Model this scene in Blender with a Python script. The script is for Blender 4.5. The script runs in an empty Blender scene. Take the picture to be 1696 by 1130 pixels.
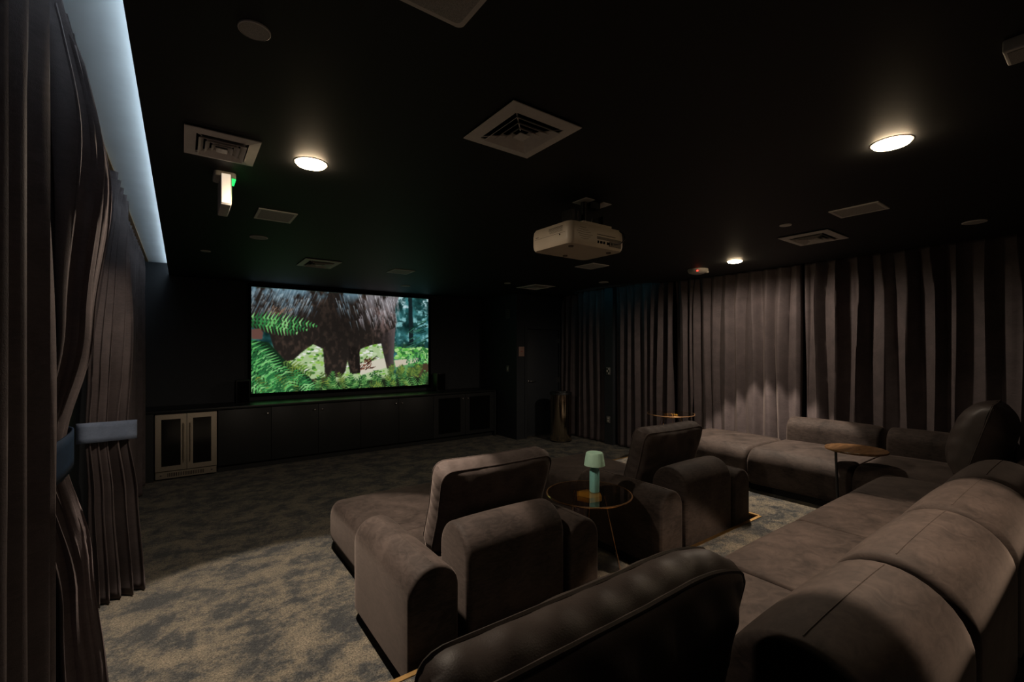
import bpy, math, random
import numpy as np
from mathutils import Vector, Matrix
PI = math.pi
random.seed(7)
scene = bpy.context.scene
COL = scene.collection

# ------------------------------------------------------------------ camera, world, exposure
cam_d = bpy.data.cameras.new('camera')
cam_d.sensor_width = 36.0
cam_d.lens = 36.0 * 748 / 1696
cam_d.shift_y = 13 / 1696
cam_d.clip_start = 0.05
cam = bpy.data.objects.new('camera', cam_d)
COL.objects.link(cam)
cam.location = (0, 0, 1.7)
cam.rotation_euler = (PI / 2, 0, -math.radians(36.2))
scene.camera = cam

world = bpy.data.worlds.new('world')
scene.world = world
world.use_nodes = True
world.node_tree.nodes['Background'].inputs[0].default_value = (0.75, 0.8, 0.9, 1)
world.node_tree.nodes['Background'].inputs[1].default_value = 0.0
vs = scene.view_settings
vs.view_transform = 'Standard'
vs.look = 'None'
vs.gamma = 1.0
vs.use_curve_mapping = False
vs.exposure = 0.2

# lamp output used by the downlight builder further down
DOWN_CORE = 290.0       # inside the 32 degree cone
CEIL = 2.73
COVE = 2.90
CONE = math.radians(66)

# ------------------------------------------------------------------ materials
def srgb(r, g, b):
    def f(c):
        c /= 255.0
        return c / 12.92 if c <= 0.04045 else ((c + 0.055) / 1.055) ** 2.4
    return (f(r), f(g), f(b), 1.0)

class NT:
    def __init__(self, name):
        self.m = bpy.data.materials.new(name)
        self.m.use_nodes = True
        self.t = self.m.node_tree
        self.n = self.t.nodes
        self.b = self.n['Principled BSDF']
        self.out = self.n['Material Output']
    def add(self, kind, **kw):
        o = self.n.new(kind)
        for k, v in kw.items():
            setattr(o, k, v)
        return o
    def link(self, a, b):
        self.t.links.new(a, b)
    def coord(self, scale=(1, 1, 1), kind='Object'):
        c = self.add('ShaderNodeTexCoord')
        mp = self.add('ShaderNodeMapping')
        mp.inputs['Scale'].default_value = scale
        self.link(c.outputs[kind], mp.inputs['Vector'])
        return mp.outputs['Vector']
    def noise(self, vec, scale, detail=4, rough=0.55, dist=0.0):
        n = self.add('ShaderNodeTexNoise')
        n.inputs['Scale'].default_value = scale
        n.inputs['Detail'].default_value = detail
        n.inputs['Roughness'].default_value = rough
        n.inputs['Distortion'].default_value = dist
        self.link(vec, n.inputs['Vector'])
        return n.outputs['Fac']
    def ramp(self, fac, stops):
        r = self.add('ShaderNodeValToRGB')
        e = r.color_ramp.elements
        while len(e) < len(stops):
            e.new(0.5)
        for el, (p, c) in zip(e, stops):
            el.position = p
            el.color = c
        self.link(fac, r.inputs['Fac'])
        return r.outputs['Color']
    def mix(self, fac, a, b, mode='MIX'):
        m = self.add('ShaderNodeMix', data_type='RGBA', blend_type=mode)
        for sock, v in ((m.inputs[0], fac), (m.inputs[6], a), (m.inputs[7], b)):
            if isinstance(v, (int, float, tuple)):
                sock.default_value = v
            else:
                self.link(v, sock)
        return m.outputs[2]
    def bump(self, h, strength=0.3, dist=0.01):
        b = self.add('ShaderNodeBump')
        b.inputs['Strength'].default_value = strength
        b.inputs['Distance'].default_value = dist
        self.link(h, b.inputs['Height'])
        self.link(b.outputs['Normal'], self.b.inputs['Normal'])
    def set(self, **kw):
        for k, v in kw.items():
            self.b.inputs[k.replace('_', ' ')].default_value = v
        return self

M = {}
def plain(key, col, rough=0.5, metal=0.0, spec=0.5, noise=0.12, nscale=30):
    t = NT(key)
    v = t.coord()
    f = t.noise(v, nscale)
    d = tuple(c * (1 - noise) for c in col[:3]) + (1,)
    l = tuple(min(1, c * (1 + noise)) for c in col[:3]) + (1,)
    t.link(t.ramp(f, [(0.3, d), (0.7, l)]), t.b.inputs['Base Color'])
    t.set(Roughness=rough, Metallic=metal, Specular_IOR_Level=spec)
    M[key] = t.m
    return t

def emit(key, col, strength):
    t = NT(key)
    t.b.inputs['Base Color'].default_value = col
    t.b.inputs['Emission Color'].default_value = col
    t.b.inputs['Emission Strength'].default_value = strength
    M[key] = t.m

def velvet(key, dark, light, sheen=0.35, scale=3.0, grain=0.15):
    t = NT(key)
    v = t.coord()
    big = t.noise(v, scale, 3, 0.5, 0.8)
    brush = t.noise(t.coord((1, 1, 3)), scale * 4, 5, 0.6, 1.5)
    col = t.ramp(t.mix(0.45, big, brush), [(0.38, dark), (0.62, light)])
    t.link(col, t.b.inputs['Base Color'])
    fine = t.noise(v, 380, 2, 0.5)
    t.bump(fine, grain, 0.002)
    t.set(Roughness=0.75, Specular_IOR_Level=0.2, Sheen_Weight=sheen, Sheen_Roughness=0.4)
    t.b.inputs['Sheen Tint'].default_value = (0.75, 0.62, 0.56, 1)
    M[key] = t.m

velvet('velvet', (0.0165, 0.0120, 0.0105, 1), (0.053, 0.0395, 0.0345, 1), 0.2)
velvet('cushion_fabric', (0.038, 0.029, 0.026, 1), (0.072, 0.056, 0.052, 1), 0.2, 5)
velvet('curtain', (0.070, 0.057, 0.060, 1), (0.100, 0.081, 0.083, 1), 0.12, 6, 0.3)
velvet('tie_navy', (0.003, 0.013, 0.034, 1), (0.005, 0.020, 0.052, 1), 0.0, 8)
velvet('tie_blue', (0.12, 0.155, 0.235, 1), (0.165, 0.21, 0.31, 1), 0.05, 8)

for lk, ls in (('leather', 0.9), ('leather_brown', 2.0)):
    t = NT(lk)
    v = t.coord()
    f = t.noise(v, 6, 4, 0.6)
    t.link(t.ramp(f, [(0.35, (0.030 * ls, 0.022 * ls, 0.019 * ls, 1)), (0.7, (0.052 * ls, 0.039 * ls, 0.034 * ls, 1))]), t.b.inputs['Base Color'])
    vo = t.add('ShaderNodeTexVoronoi'); vo.inputs['Scale'].default_value = 260
    t.link(v, vo.inputs['Vector'])
    t.bump(vo.outputs['Distance'], 0.12, 0.002)
    t.set(Roughness=0.52, Specular_IOR_Level=0.35)
    M[lk] = t.m

# carpet: mottled slate and tan pile
t = NT('carpet')
v = t.coord(kind='Object')
big = t.noise(t.coord((1.0, 1.2, 1)), 4.2, 5, 0.62, 0.15)
mid = t.noise(v, 20, 6, 0.8, 0.1)
fine = t.noise(v, 95, 4, 0.85)
base = t.ramp(t.mix(0.42, big, mid), [(0.425, (0.038, 0.042, 0.046, 1)), (0.475, (0.080, 0.079, 0.073, 1)), (0.53, (0.160, 0.141, 0.109, 1)), (0.65, (0.25, 0.212, 0.155, 1))])
grain = t.ramp(fine, [(0.36, (0.22, 0.22, 0.22, 1)), (0.64, (1.5, 1.5, 1.5, 1))])
t.link(t.mix(1.0, base, grain, 'MULTIPLY'), t.b.inputs['Base Color'])
t.bump(fine, 0.9, 0.012)
t.set(Roughness=0.95, Specular_IOR_Level=0.1, Sheen_Weight=0.1)
M['carpet'] = t.m

plain('ceiling_paint', (0.0135, 0.0140, 0.0145, 1), 0.62, 0, 0.35, 0.06, 3)
plain('wall_paint', (0.026, 0.030, 0.036, 1), 0.6, 0, 0.35, 0.08, 3)
plain('cove_paint', (0.66, 0.72, 0.76, 1), 0.6, 0, 0.3, 0.05, 4)
plain('cabinet_paint', (0.014, 0.0155, 0.0165, 1), 0.5, 0, 0.4, 0.06, 5)
plain('worktop', (0.014, 0.016, 0.016, 1), 0.38, 0, 0.5, 0.1, 12)
plain('recess_paint', (0.09, 0.10, 0.11, 1), 0.6)
plain('black_plastic', (0.008, 0.008, 0.009, 1), 0.5)
plain('black_mesh', (0.003, 0.003, 0.003, 1), 0.85, 0, 0.1, 0.3, 300)
plain('plinth_black', (0.006, 0.006, 0.006, 1), 0.7, 0, 0.2)
plain('white_plastic', (0.50, 0.47, 0.43, 1), 0.45)
plain('projector_shell', (0.62, 0.52, 0.40, 1), 0.45, 0, 0.4, 0.04, 10)
plain('projector_dark', (0.16, 0.13, 0.10, 1), 0.6)
plain('vent_white', (0.74, 0.70, 0.67, 1), 0.5, 0, 0.4, 0.05)
plain('grille_grey', (0.44, 0.425, 0.41, 1), 0.7, 0, 0.3, 0.35, 420)
plain('void_black', (0.002, 0.002, 0.002, 1), 0.9, 0, 0.05)
plain('brass', (0.48, 0.30, 0.12, 1), 0.38, 1.0)
plain('knob_metal', (0.65, 0.63, 0.6, 1), 0.25, 1.0)
plain('cable', (0.004, 0.004, 0.004, 1), 0.45)
plain('mint', (0.60, 0.95, 0.76, 1), 0.45, 0, 0.4, 0.03)
plain('mint_blue', (0.34, 0.80, 0.76, 1), 0.3, 0, 0.5, 0.05)
plain('plate_pink', (0.42, 0.27, 0.22, 1), 0.5)
plain('plate_grey', (0.16, 0.16, 0.15, 1), 0.5)
plain('red_mark', (0.5, 0.04, 0.03, 1), 0.5)
plain('print_grey', (0.10, 0.075, 0.05, 1), 0.6)
plain('copper_glass_edge', (0.95, 0.55, 0.28, 1), 0.18, 0.85, 0.5, 0.05)

def brushed(key, col, rough, scale):
    t = NT(key)
    f = t.noise(t.coord(scale), 60, 3, 0.6)
    d = tuple(c * 0.75 for c in col[:3]) + (1,)
    t.link(t.ramp(f, [(0.3, d), (0.7, col)]), t.b.inputs['Base Color'])
    t.set(Metallic=1.0, Roughness=rough)
    t.bump(f, 0.08, 0.001)
    M[key] = t.m
brushed('steel', (0.92, 0.82, 0.68, 1), 0.34, (1, 1, 12))
brushed('bin_steel', (0.66, 0.55, 0.42, 1), 0.13, (40, 40, 0.5))

t = NT('wood_top')
w = t.noise(t.coord((1, 9, 1)), 5, 6, 0.65, 1.2)
t.link(t.ramp(w, [(0.35, (0.055, 0.027, 0.011, 1)), (0.65, (0.16, 0.085, 0.035, 1))]), t.b.inputs['Base Color'])
t.set(Roughness=0.3)
M['wood_top'] = t.m

def glass(key, col, rough=0.02):
    t = NT(key)
    t.b.inputs['Base Color'].default_value = col
    t.set(Transmission_Weight=1.0, Roughness=rough, IOR=1.45)
    M[key] = t.m
glass('amber_glass', (0.95, 0.80, 0.62, 1))
glass('leg_glass', (0.90, 0.84, 0.90, 1))
glass('yellow_glass', (1.0, 0.70, 0.18, 1), 0.08)
M['yellow_glass'].node_tree.nodes['Principled BSDF'].inputs['Transmission Weight'].default_value = 0.45
t = NT('dark_pane')
t.b.inputs['Base Color'].default_value = (0.004, 0.004, 0.004, 1)
t.set(Roughness=0.12, Specular_IOR_Level=0.5)
M['dark_pane'] = t.m

emit('lamp_lens', (1.0, 0.76, 0.48, 1), 60.0)
emit('led_cool', (0.78, 0.91, 1.0, 1), 8.0)
emit('led_teal', (0.05, 0.50, 0.66, 1), 6.0)
emit('exit_green', (0.03, 0.9, 0.18, 1), 1.0)
emit('exit_lit_edge', (1.0, 0.86, 0.68, 1), 0.55)
emit('red_led', (1.0, 0.05, 0.03, 1), 3.0)

# ------------------------------------------------------------------ object helpers
def tag(o, label=None, cat=None, group=None, kind=None):
    if label: o['label'] = label
    if cat: o['category'] = cat
    if group: o['group'] = group
    if kind: o['kind'] = kind
    return o

def empty(name, loc, label=None, cat=None, group=None, rz=0.0):
    o = bpy.data.objects.new(name, None)
    o.empty_display_size = 0.1
    COL.objects.link(o)
    o.location = loc
    o.rotation_euler = (0, 0, rz)
    return tag(o, label, cat, group)

class MB:
    """collects shapes (world coordinates) for one mesh"""
    def __init__(self):
        self.v = []; self.f = []
    def add(self, vs, fs):
        o = len(self.v)
        self.v += [tuple(p) for p in vs]
        self.f += [tuple(i + o for i in q) for q in fs]
        return self
    def box(self, x0, x1, y0, y1, z0, z1):
        vs = [(x, y, z) for z in (z0, z1) for y in (y0, y1) for x in (x0, x1)]
        return self.add(vs, [(0, 2, 3, 1), (4, 5, 7, 6), (0, 1, 5, 4), (2, 6, 7, 3), (0, 4, 6, 2), (1, 3, 7, 5)])
    def prism(self, poly, z0, z1):
        n = len(poly)
        vs = [(x, y, z0) for x, y in poly] + [(x, y, z1) for x, y in poly]
        fs = [tuple(range(n - 1, -1, -1)), tuple(range(n, 2 * n))]
        fs += [(i, (i + 1) % n, n + (i + 1) % n, n + i) for i in range(n)]
        return self.add(vs, fs)
    def lathe(self, prof, cx, cy, seg=32, axis='z'):
        vs = []; fs = []
        for r, z in prof:
            for k in range(seg):
                a = 2 * PI * k / seg
                vs.append((cx + r * math.cos(a), cy + r * math.sin(a), z))
        for i in range(len(prof) - 1):
            for k in range(seg):
                k2 = (k + 1) % seg
                fs.append((i * seg + k, i * seg + k2, (i + 1) * seg + k2, (i + 1) * seg + k))
        fs.append(tuple(range(seg - 1, -1, -1)))
        fs.append(tuple(range((len(prof) - 1) * seg, len(prof) * seg)))
        return self.add(vs, fs)
    def tube(self, pts, r, seg=8, closed=False):
        pts = [Vector(p) for p in pts]
        n = len(pts)
        vs = []; fs = []
        up0 = None
        for i, p in enumerate(pts):
            if closed:
                d = pts[(i + 1) % n] - pts[i - 1]
            else:
                d = pts[min(i + 1, n - 1)] - pts[max(i - 1, 0)]
            d.normalize()
            if up0 is None:
                up0 = Vector((0, 0, 1)) if abs(d.z) < 0.9 else Vector((1, 0, 0))
            a = d.cross(up0)
            if a.length < 1e-4:
                a = d.cross(Vector((0.3, 1, 0.2)))
            a.normalize()
            b = a.cross(d); b.normalize()
            up0 = b
            rr = r[i] if isinstance(r, (list, tuple)) else r
            for k in range(seg):
                t = 2 * PI * k / seg
                vs.append(p + a * (rr * math.cos(t)) + b * (rr * math.sin(t)))
        m = n if closed else n - 1
        for i in range(m):
            j = (i + 1) % n
            for k in range(seg):
                k2 = (k + 1) % seg
                fs.append((i * seg + k, j * seg + k, j * seg + k2, i * seg + k2))
        if not closed:
            fs.append(tuple(range(seg)))
            fs.append(tuple((n - 1) * seg + k for k in range(seg - 1, -1, -1)))
        return self.add(vs, fs)
    def grid(self, fn, nu, nv, wrap=False):
        vs = [fn(i / nu, j / nv) for j in range(nv + 1) for i in range(nu + 1)]
        w = nu + 1
        fs = [(j * w + i, j * w + i + 1, (j + 1) * w + i + 1, (j + 1) * w + i) for j in range(nv) for i in range(nu)]
        return self.add(vs, fs)
    def xform(self, mat):
        self.v = [tuple(mat @ Vector(p)) for p in self.v]
        return self
    def build(self, name, mat, parent=None, smooth=False, bevel=0.0, seg=2, origin=None):
        if parent is not None:
            # parent chain carries only locations plus one rz at the root
            chain = []
            q = parent
            mw = Matrix.Identity(4)
            while q is not None:
                chain.append(q); q = q.parent
            for q in reversed(chain):
                mw = mw @ (Matrix.Translation(q.location) @ q.rotation_euler.to_matrix().to_4x4())
            inv = mw.inverted()
            vs = [inv @ Vector(p) for p in self.v]
            loc = None
        else:
            if origin is None:
                xs = [p[0] for p in self.v]; ys = [p[1] for p in self.v]; zs = [p[2] for p in self.v]
                origin = ((min(xs) + max(xs)) / 2, (min(ys) + max(ys)) / 2, min(zs))
            loc = Vector(origin)
            vs = [Vector(p) - loc for p in self.v]
        me = bpy.data.meshes.new(name)
        me.from_pydata([tuple(p) for p in vs], [], self.f)
        me.validate()
        if smooth:
            me.polygons.foreach_set('use_smooth', [True] * len(me.polygons))
        me.materials.append(M[mat])
        me.update()
        import bmesh
        bm = bmesh.new(); bm.from_mesh(me)
        bmesh.ops.recalc_face_normals(bm, faces=bm.faces)
        bm.to_mesh(me); bm.free()
        if smooth:
            try:
                me.set_sharp_from_angle(angle=math.radians(50))
            except Exception:
                pass
        o = bpy.data.objects.new(name, me)
        COL.objects.link(o)
        if loc is not None:
            o.location = loc
        if parent is not None:
            o.parent = parent
        if bevel > 0:
            md = o.modifiers.new('bevel', 'BEVEL')
            md.width = bevel; md.segments = seg; md.limit_method = 'ANGLE'
            md.angle_limit = math.radians(40)
            me.polygons.foreach_set('use_smooth', [True] * len(me.polygons))
        return o

def struct(o):
    o['kind'] = 'structure'
    return o

# photo pixel -> point on the ceiling / the floor / any horizontal plane
def on_plane(px, py, z):
    d = (z - 1.7) * 748 / (578 - py)
    r = (px - 848) / 748 * d
    return d * .5906 + r * .807, d * .807 - r * .5906

# ------------------------------------------------------------------ room
STEP = 0.18
YW = 7.97       # screen wall
XR = 6.19       # right curtain line
YD = 6.75       # door wall
XS = 5.05       # return wall beside the door
struct(MB().box(-0.75, 6.6, -1.6, 8.1, -0.06, 0.0).build('floor', 'carpet', origin=(0, 0, 0)))
plat = [(-0.62, -1.5), (6.45, -1.5), (6.45, 4.17), (4.23, 4.17), (4.23, 1.99), (-0.62, 1.99)]
# raised platform: L-shaped, carpeted, with a brass nosing
pf = struct(MB().prism([(-0.62, -1.5), (6.45, -1.5), (6.45, 4.165), (4.235, 4.165), (4.235, 1.985), (-0.18, 1.985), (-0.18, -1.4)], 0.0, STEP).build('floor_riser', 'carpet', origin=(0, 0, 0)))
for nm, b in (('nosing_strip', (-0.18, 4.235, 1.962, 1.99)), ('nosing_strip', (4.23, 4.258, 1.99, 4.17)), ('nosing_strip', (4.258, 6.1, 4.142, 4.17))):
    MB().box(b[0], b[1], b[2], b[3], STEP - 0.012, STEP + 0.005).build(nm, 'brass', pf)['label'] = 'thin brass nosing along the platform edge'
struct(MB().box(-0.9, 5.2, YW, YW + 0.1, 0, COVE).build('wall_front', 'wall_paint'))
struct(MB().box(XS, XS + 0.1, YD + 0.1, YW, 0, COVE).build('wall_return', 'wall_paint'))
DX0, DX1 = 5.29, 6.11
wd = MB()
wd.box(XS, DX0, YD, YD + 0.1, 0, COVE)
wd.box(DX0, DX1, YD, YD + 0.1, 2.08, COVE)
wd.box(DX1, 6.6, YD, YD + 0.1, 0, COVE)
struct(wd.build('wall_door_side', 'wall_paint'))
struct(MB().box(6.45, 6.55, -1.6, YD, 0, COVE).build('wall_right', 'wall_paint'))
struct(MB().box(-0.72, -0.62, -1.6, YW, 0, COVE).build('wall_left', 'wall_paint'))
struct(MB().box(-0.72, 6.55, -1.7, -1.6, 0, COVE).build('wall_back', 'wall_paint'))
# black ceiling with a lit curtain cove on the left and an arched teal notch on the right
notch = []
for k in range(25):
    a = PI * k / 24
    notch.append((6.06 - 0.46 * math.sin(a), 4.35 + (6.15 - 4.35) * (1 - math.cos(a)) / 2))
cpoly = [(-0.14, -1.6), (6.06, -1.6)] + notch + [(6.06, YD), (6.6, YD), (6.6, YW), (-0.14, YW)]
struct(MB().prism(cpoly, CEIL, CEIL + 0.05).build('ceiling', 'ceiling_paint'))
struct(MB().box(-0.72, 0.6, -1.6, YW, COVE, COVE + 0.05).build('ceiling_cove_left', 'cove_paint'))
struct(MB().box(0.6, 6.6, -1.6, YW, COVE, COVE + 0.05).build('ceiling_cove_right', 'cove_paint'))
tag(MB().box(-0.128, -0.112, -1.2, YW - 0.05, CEIL + 0.118, CEIL + 0.128).build('led_strip', 'led_cool'), 'cool white led strip hidden in the cove above the left curtains', 'led strip')
tag(MB().tube([(p[0] - 0.06 if 0 else p[0] + 0.012, p[1], CEIL + 0.040) for p in notch[3:-3]], 0.005, 6).build('led_strip', 'led_teal'), 'teal led strip along the arched ceiling notch by right curtain', 'led strip')
struct(MB().box(-0.112, -0.100, -1.2, YW - 0.05, CEIL + 0.05, CEIL + 0.135).build('trim_2', 'cove_paint'))
struct(MB().box(5.5, 6.09, 4.2, 6.3, CEIL + .0505, CEIL + .06).build('ceiling_recess', 'recess_paint'))
# column between the right curtain panels, carrying two wall plates
colm = struct(MB().box(6.13, 6.45, 5.37, 5.56, 0, COVE).build('wall_column', 'wall_paint'))

# door
dr = struct(MB().box(DX0 + 0.005, DX1 - 0.005, YD + 0.03, YD + 0.07, 0.012, 2.075).build('door_1', 'wall_paint', bevel=0.004))
h = MB().lathe([(0.026, 0), (0.026, 0.006)], 0, 0, 20).xform(Matrix.Translation((5.365, YD + 0.03, 1.08)) @ Matrix.Rotation(PI / 2, 4, 'X'))
h.tube([(5.365, YD + 0.03, 1.08), (5.365, YD - 0.02, 1.08), (5.39, YD - 0.026, 1.08), (5.48, YD - 0.026, 1.08)], 0.009, 8)
h.build('door_handle', 'knob_metal', dr, smooth=True)['label'] = 'chrome lever handle'
for z in (0.25, 1.08, 1.86):
    MB().box(DX1 - 0.012, DX1 + 0.012, YD - 0.006, YD + 0.028, z - 0.05, z + 0.05).build('hinge', 'knob_metal', dr)
MB().box(DX0 + 0.01, DX1 - 0.01, YD + 0.01, YD + 0.03, 0.004, 0.028).build('door_sweep', 'knob_metal', dr)
trim = MB()
trim.box(DX0 - 0.06, DX0, YD - 0.012, YD, 0, 2.14).box(DX1, DX1 + 0.02, YD - 0.012, YD, 0, 2.14).box(DX0, DX1, YD - 0.012, YD, 2.08, 2.14)
struct(trim.build('trim_1', 'wall_paint'))

# ------------------------------------------------------------------ projection screen with its picture
SX0, SX1, SZ0, SZ1 = 0.863, 3.82, 1.015, 2.655
def paint(W=440, H=246):
    rng = np.random.default_rng(5)
    yy, xx = np.mgrid[0:H, 0:W]
    U = (xx + .5) / W; V = (yy + .5) / H
    def vnoise(sx, sy, seed, oct=3):
        r = np.random.default_rng(seed); out = np.zeros((H, W)); amp = 1; tot = 0
        for o in range(oct):
            gx, gy = int(sx * 2 ** o) + 2, int(sy * 2 ** o) + 2
            g = r.random((gy, gx))
            x = U * (gx - 1.001); y = V * (gy - 1.001)
            xi = x.astype(int); yi = y.astype(int); fx = x - xi; fy = y - yi
            fx = fx * fx * (3 - 2 * fx); fy = fy * fy * (3 - 2 * fy)
            n = (g[yi, xi] * (1 - fx) + g[yi, xi + 1] * fx) * (1 - fy) + (g[yi + 1, xi] * (1 - fx) + g[yi + 1, xi + 1] * fx) * fy
            out += n * amp; tot += amp; amp *= .55
        return out / tot
    img = np.zeros((H, W, 3))
    def blend(mask, col):
        m = np.clip(mask, 0, 1)[..., None]
        img[:] = img * (1 - m) + np.array(col, float) * m
    def poly(pts, soft=0.004):
        inside = np.zeros((H, W), bool)
        n = len(pts)
        for i in range(n):
            (x1, y1), (x2, y2) = pts[i], pts[(i + 1) % n]
            c = ((y1 > V) != (y2 > V)) & (U < (x2 - x1) * (V - y1) / (y2 - y1 + 1e-9) + x1)
            inside ^= c
        m = inside.astype(float)
        for _ in range(1):
            m = (m + np.roll(m, 1, 0) + np.roll(m, -1, 0) + np.roll(m, 1, 1) + np.roll(m, -1, 1)) / 5
        return m
    def dab(x, y, r, col, a=1.0, ry=None):
        ry = ry or r
        x0, x1 = int(max(0, (x - r) * W)), int(min(W, (x + r) * W + 2)); y0, y1 = int(max(0, (y - ry) * H)), int(min(H, (y + ry) * H + 2))
        if x1 <= x0 or y1 <= y0: return
        u = U[y0:y1, x0:x1]; v = V[y0:y1, x0:x1]
        d = ((u - x) / r) ** 2 + ((v - y) / ry) ** 2
        m = (np.clip((1.05 - d) * 3, 0, 1) * a)[..., None]
        img[y0:y1, x0:x1] = img[y0:y1, x0:x1] * (1 - m) + np.array(col, float) * m
    def stroke(x0, y0, x1, y1, w0, w1, col, a=1.0):
        n = max(2, int(max(abs(x1 - x0) * W, abs(y1 - y0) * H) / 0.8))
        for k in range(n + 1):
            t = k / n; w = w0 + (w1 - w0) * t
            dab(x0 + (x1 - x0) * t, y0 + (y1 - y0) * t, w, col, a, w * 1.75)
    # jungle behind
    n1 = vnoise(14, 8, 1, 4); n2 = vnoise(30, 18, 2, 3)
    img[:] = np.array((24, 62, 62.)) 
    blend(np.clip((n1 - .45) * 4, 0, 1), (62, 128, 132)); blend(np.clip((n2 - .55) * 6, 0, 1), (128, 186, 190))
    blend(np.clip((.42 - n1) * 6, 0, 1), (8, 30, 30))
    blend((U > .72) * (V < .12) * np.clip((n2 - .45) * 5, 0, 1), (190, 220, 225))
    blend(np.clip((V - .5) * 9, 0, 1) * np.clip((n2 - .3) * 3, 0, 1), (100, 158, 92))
    blend(poly([(.862, 0), (.888, 0), (.898, .55), (.868, .55)]), (20, 33, 36))
    for k in range(26):
        x = .9 + rng.random() * .1; y = .2 + rng.random() * .35
        stroke(x, y, x - .09 + rng.random() * .05, y + .03 + .05 * rng.random(), .004, .001, (14, 48, 42) if k % 2 else (48, 104, 84))
    for k in range(160):
        x = .78 + rng.random() * .22; y = .57 + rng.random() * .2
        dab(x, y, .006 + .012 * rng.random(), [(86, 170, 72), (130, 200, 96), (52, 116, 56), (170, 216, 140)][rng.integers(4)])
    # bright clearing below the belly
    gap = poly([(.10, .5), (.74, .5), (.755, .9), (.12, .95)])
    blend(gap, (176, 200, 150))
    for k in range(420):
        x = .12 + rng.random() * .64; y = .52 + rng.random() * .34
        dab(x, y, .005 + .01 * rng.random(), [(120, 176, 70), (196, 214, 176), (150, 196, 90), (232, 236, 226), (70, 118, 52)][rng.integers(5)])
    blend(poly([(.77, .71), (.93, .685), (.93, .73), (.78, .79)]), (206, 196, 176))
    blend(poly([(.55, .74), (.72, .68), (.72, .79), (.56, .86)]), (214, 208, 190))
    # the big dark animal: flank, belly, legs
    body = poly([(0, 0), (.80, 0), (.775, .12), (.783, .30), (.765, .47), (.705, .52), (.64, .535), (.565, .58), (.55, .64), (.56, .84), (.505, .85),
                 (.487, .70), (.475, .82), (.45, .87), (.365, .88), (.352, .58), (.30, .535), (.25, .60), (.20, .69), (.15, .71), (.11, .62), (.085, .44), (0, .38)])
    leg = poly([(.70, .42), (.778, .34), (.77, .55), (.765, .70), (.772, .81), (.725, .80), (.70, .62), (.685, .50)])
    far = poly([(.495, .55), (.556, .58), (.562, .83), (.503, .85)])
    blend(body, (36, 31, 28)); blend(far, (26, 22, 20)); blend(leg, (48, 41, 40))
    bm = np.clip(body + leg, 0, 1)
    hide = vnoise(60, 20, 4, 3)
    blend(bm * np.clip((hide - .5) * 3, 0, .8), (70, 56, 48))
    blend(bm * np.clip(1 - np.hypot((U - .46) / .2, (V - .35) / .4), 0, 1) * .7, (26, 22, 20))
    blend(bm * np.clip(1 - np.hypot((U - .70) / .1, (V - .25) / .28), 0, 1) * np.clip((hide - .35) * 3, 0, 1) * .9, (128, 106, 104))
    blend(leg * np.clip((U - .725) * 16, 0, 1) * .75, (132, 116, 118))
    # streaks of light on the hair along the back
    band_ = np.clip(1 - V / np.where(U < .3, .24, .12), 0, 1) * np.clip((vnoise(26, 9, 9, 3) - .40) * 5, 0, 1) * (U < .57)
    blend(bm * band_ * .9, (112, 146, 164))
    blend(bm * np.clip(1 - V / .3, 0, 1) * np.clip((U - .54) * 12, 0, 1) * np.clip((vnoise(40, 6, 12, 3) - .35) * 4, 0, 1) * .8, (166, 162, 168))
    for k in range(620):
        x = rng.random() * .80; y = rng.random() * (.27 if x < .25 else .2 if x < .5 else .3)
        dens = (x < .3) * (y < .22) * .9 + (.42 < x < .56) * .4 + (x > .55) * (.95 - y * 1.8) + .08
        if rng.random() > dens: continue
        c = [(96, 122, 138), (150, 176, 190), (190, 208, 216), (60, 74, 86)][rng.integers(4)] if x < .55 else [(150, 150, 158), (190, 186, 192), (110, 100, 104), (214, 212, 216)][rng.integers(4)]
        L = .03 + .07 * rng.random()
        sl = -.5 if x < .4 else .35
        stroke(x, y, x + sl * L * .6, y + L * 1.3, .0034, .0012, c, .22)
    for k in range(60):
        x = .08 + rng.random() * .12; y = .16 + rng.random() * .08
        stroke(x, y, x - .012, y + .03, .002, .001, (150, 118, 96), .5)
    # red-brown brush between the legs
    for k in range(40):
        x = .56 + rng.random() * .07; y = .70 + rng.random() * .11
        stroke(x, y, x + (rng.random() - .3) * .05, y - .05 * rng.random(), .003, .001, [(92, 52, 40), (132, 84, 66), (48, 28, 24)][rng.integers(3)])
    stroke(.60, .745, .66, .66, .004, .002, (46, 28, 26)); stroke(.63, .70, .675, .675, .003, .001, (46, 28, 26))
    # ground
    blend(np.clip((V - .90 + .03 * np.sin(U * 30)) * 14, 0, 1), (58, 62, 36))
    blend(poly([(.88, .80), (1, .74), (1, 1), (.86, 1)]), (74, 58, 42))
    blend(poly([(.28, .89), (.42, .86), (.42, .95), (.3, .96)]), (60, 48, 36))
    # ferns
    def frond(x, y, ang, L, w, cols, droop=.5):
        px, py, a = x, y, ang
        n = int(L * 46) + 4
        for k in range(n):
            t = k / n
            c = cols[rng.integers(len(cols))]
            px += math.cos(a) * L / n; py += math.sin(a) * L / n * 1.75; a += droop / n
            ll = w * math.sin(PI * min(1, .12 + t * .9)) ** .7
            for sg in (-1, 1):
                b = a + sg * 1.15
                stroke(px, py, px + math.cos(b) * ll, py + math.sin(b) * ll * 1.75, .0052, .0012, c, .85)
        stroke(x, y, px, py, .0015, .001, (40, 78, 34), .6)
    gA = [(58, 138, 72), (104, 188, 104), (34, 92, 50), (140, 206, 130), (44, 112, 62)]
    gB = [(58, 112, 56), (88, 146, 76), (32, 76, 40), (122, 172, 96)]
    gC = [(92, 120, 58), (118, 140, 60), (62, 92, 44)]
    blend(poly([(0, .50), (.08, .52), (.16, .70), (.28, .86), (.33, 1), (0, 1)]), (18, 44, 26))
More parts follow.
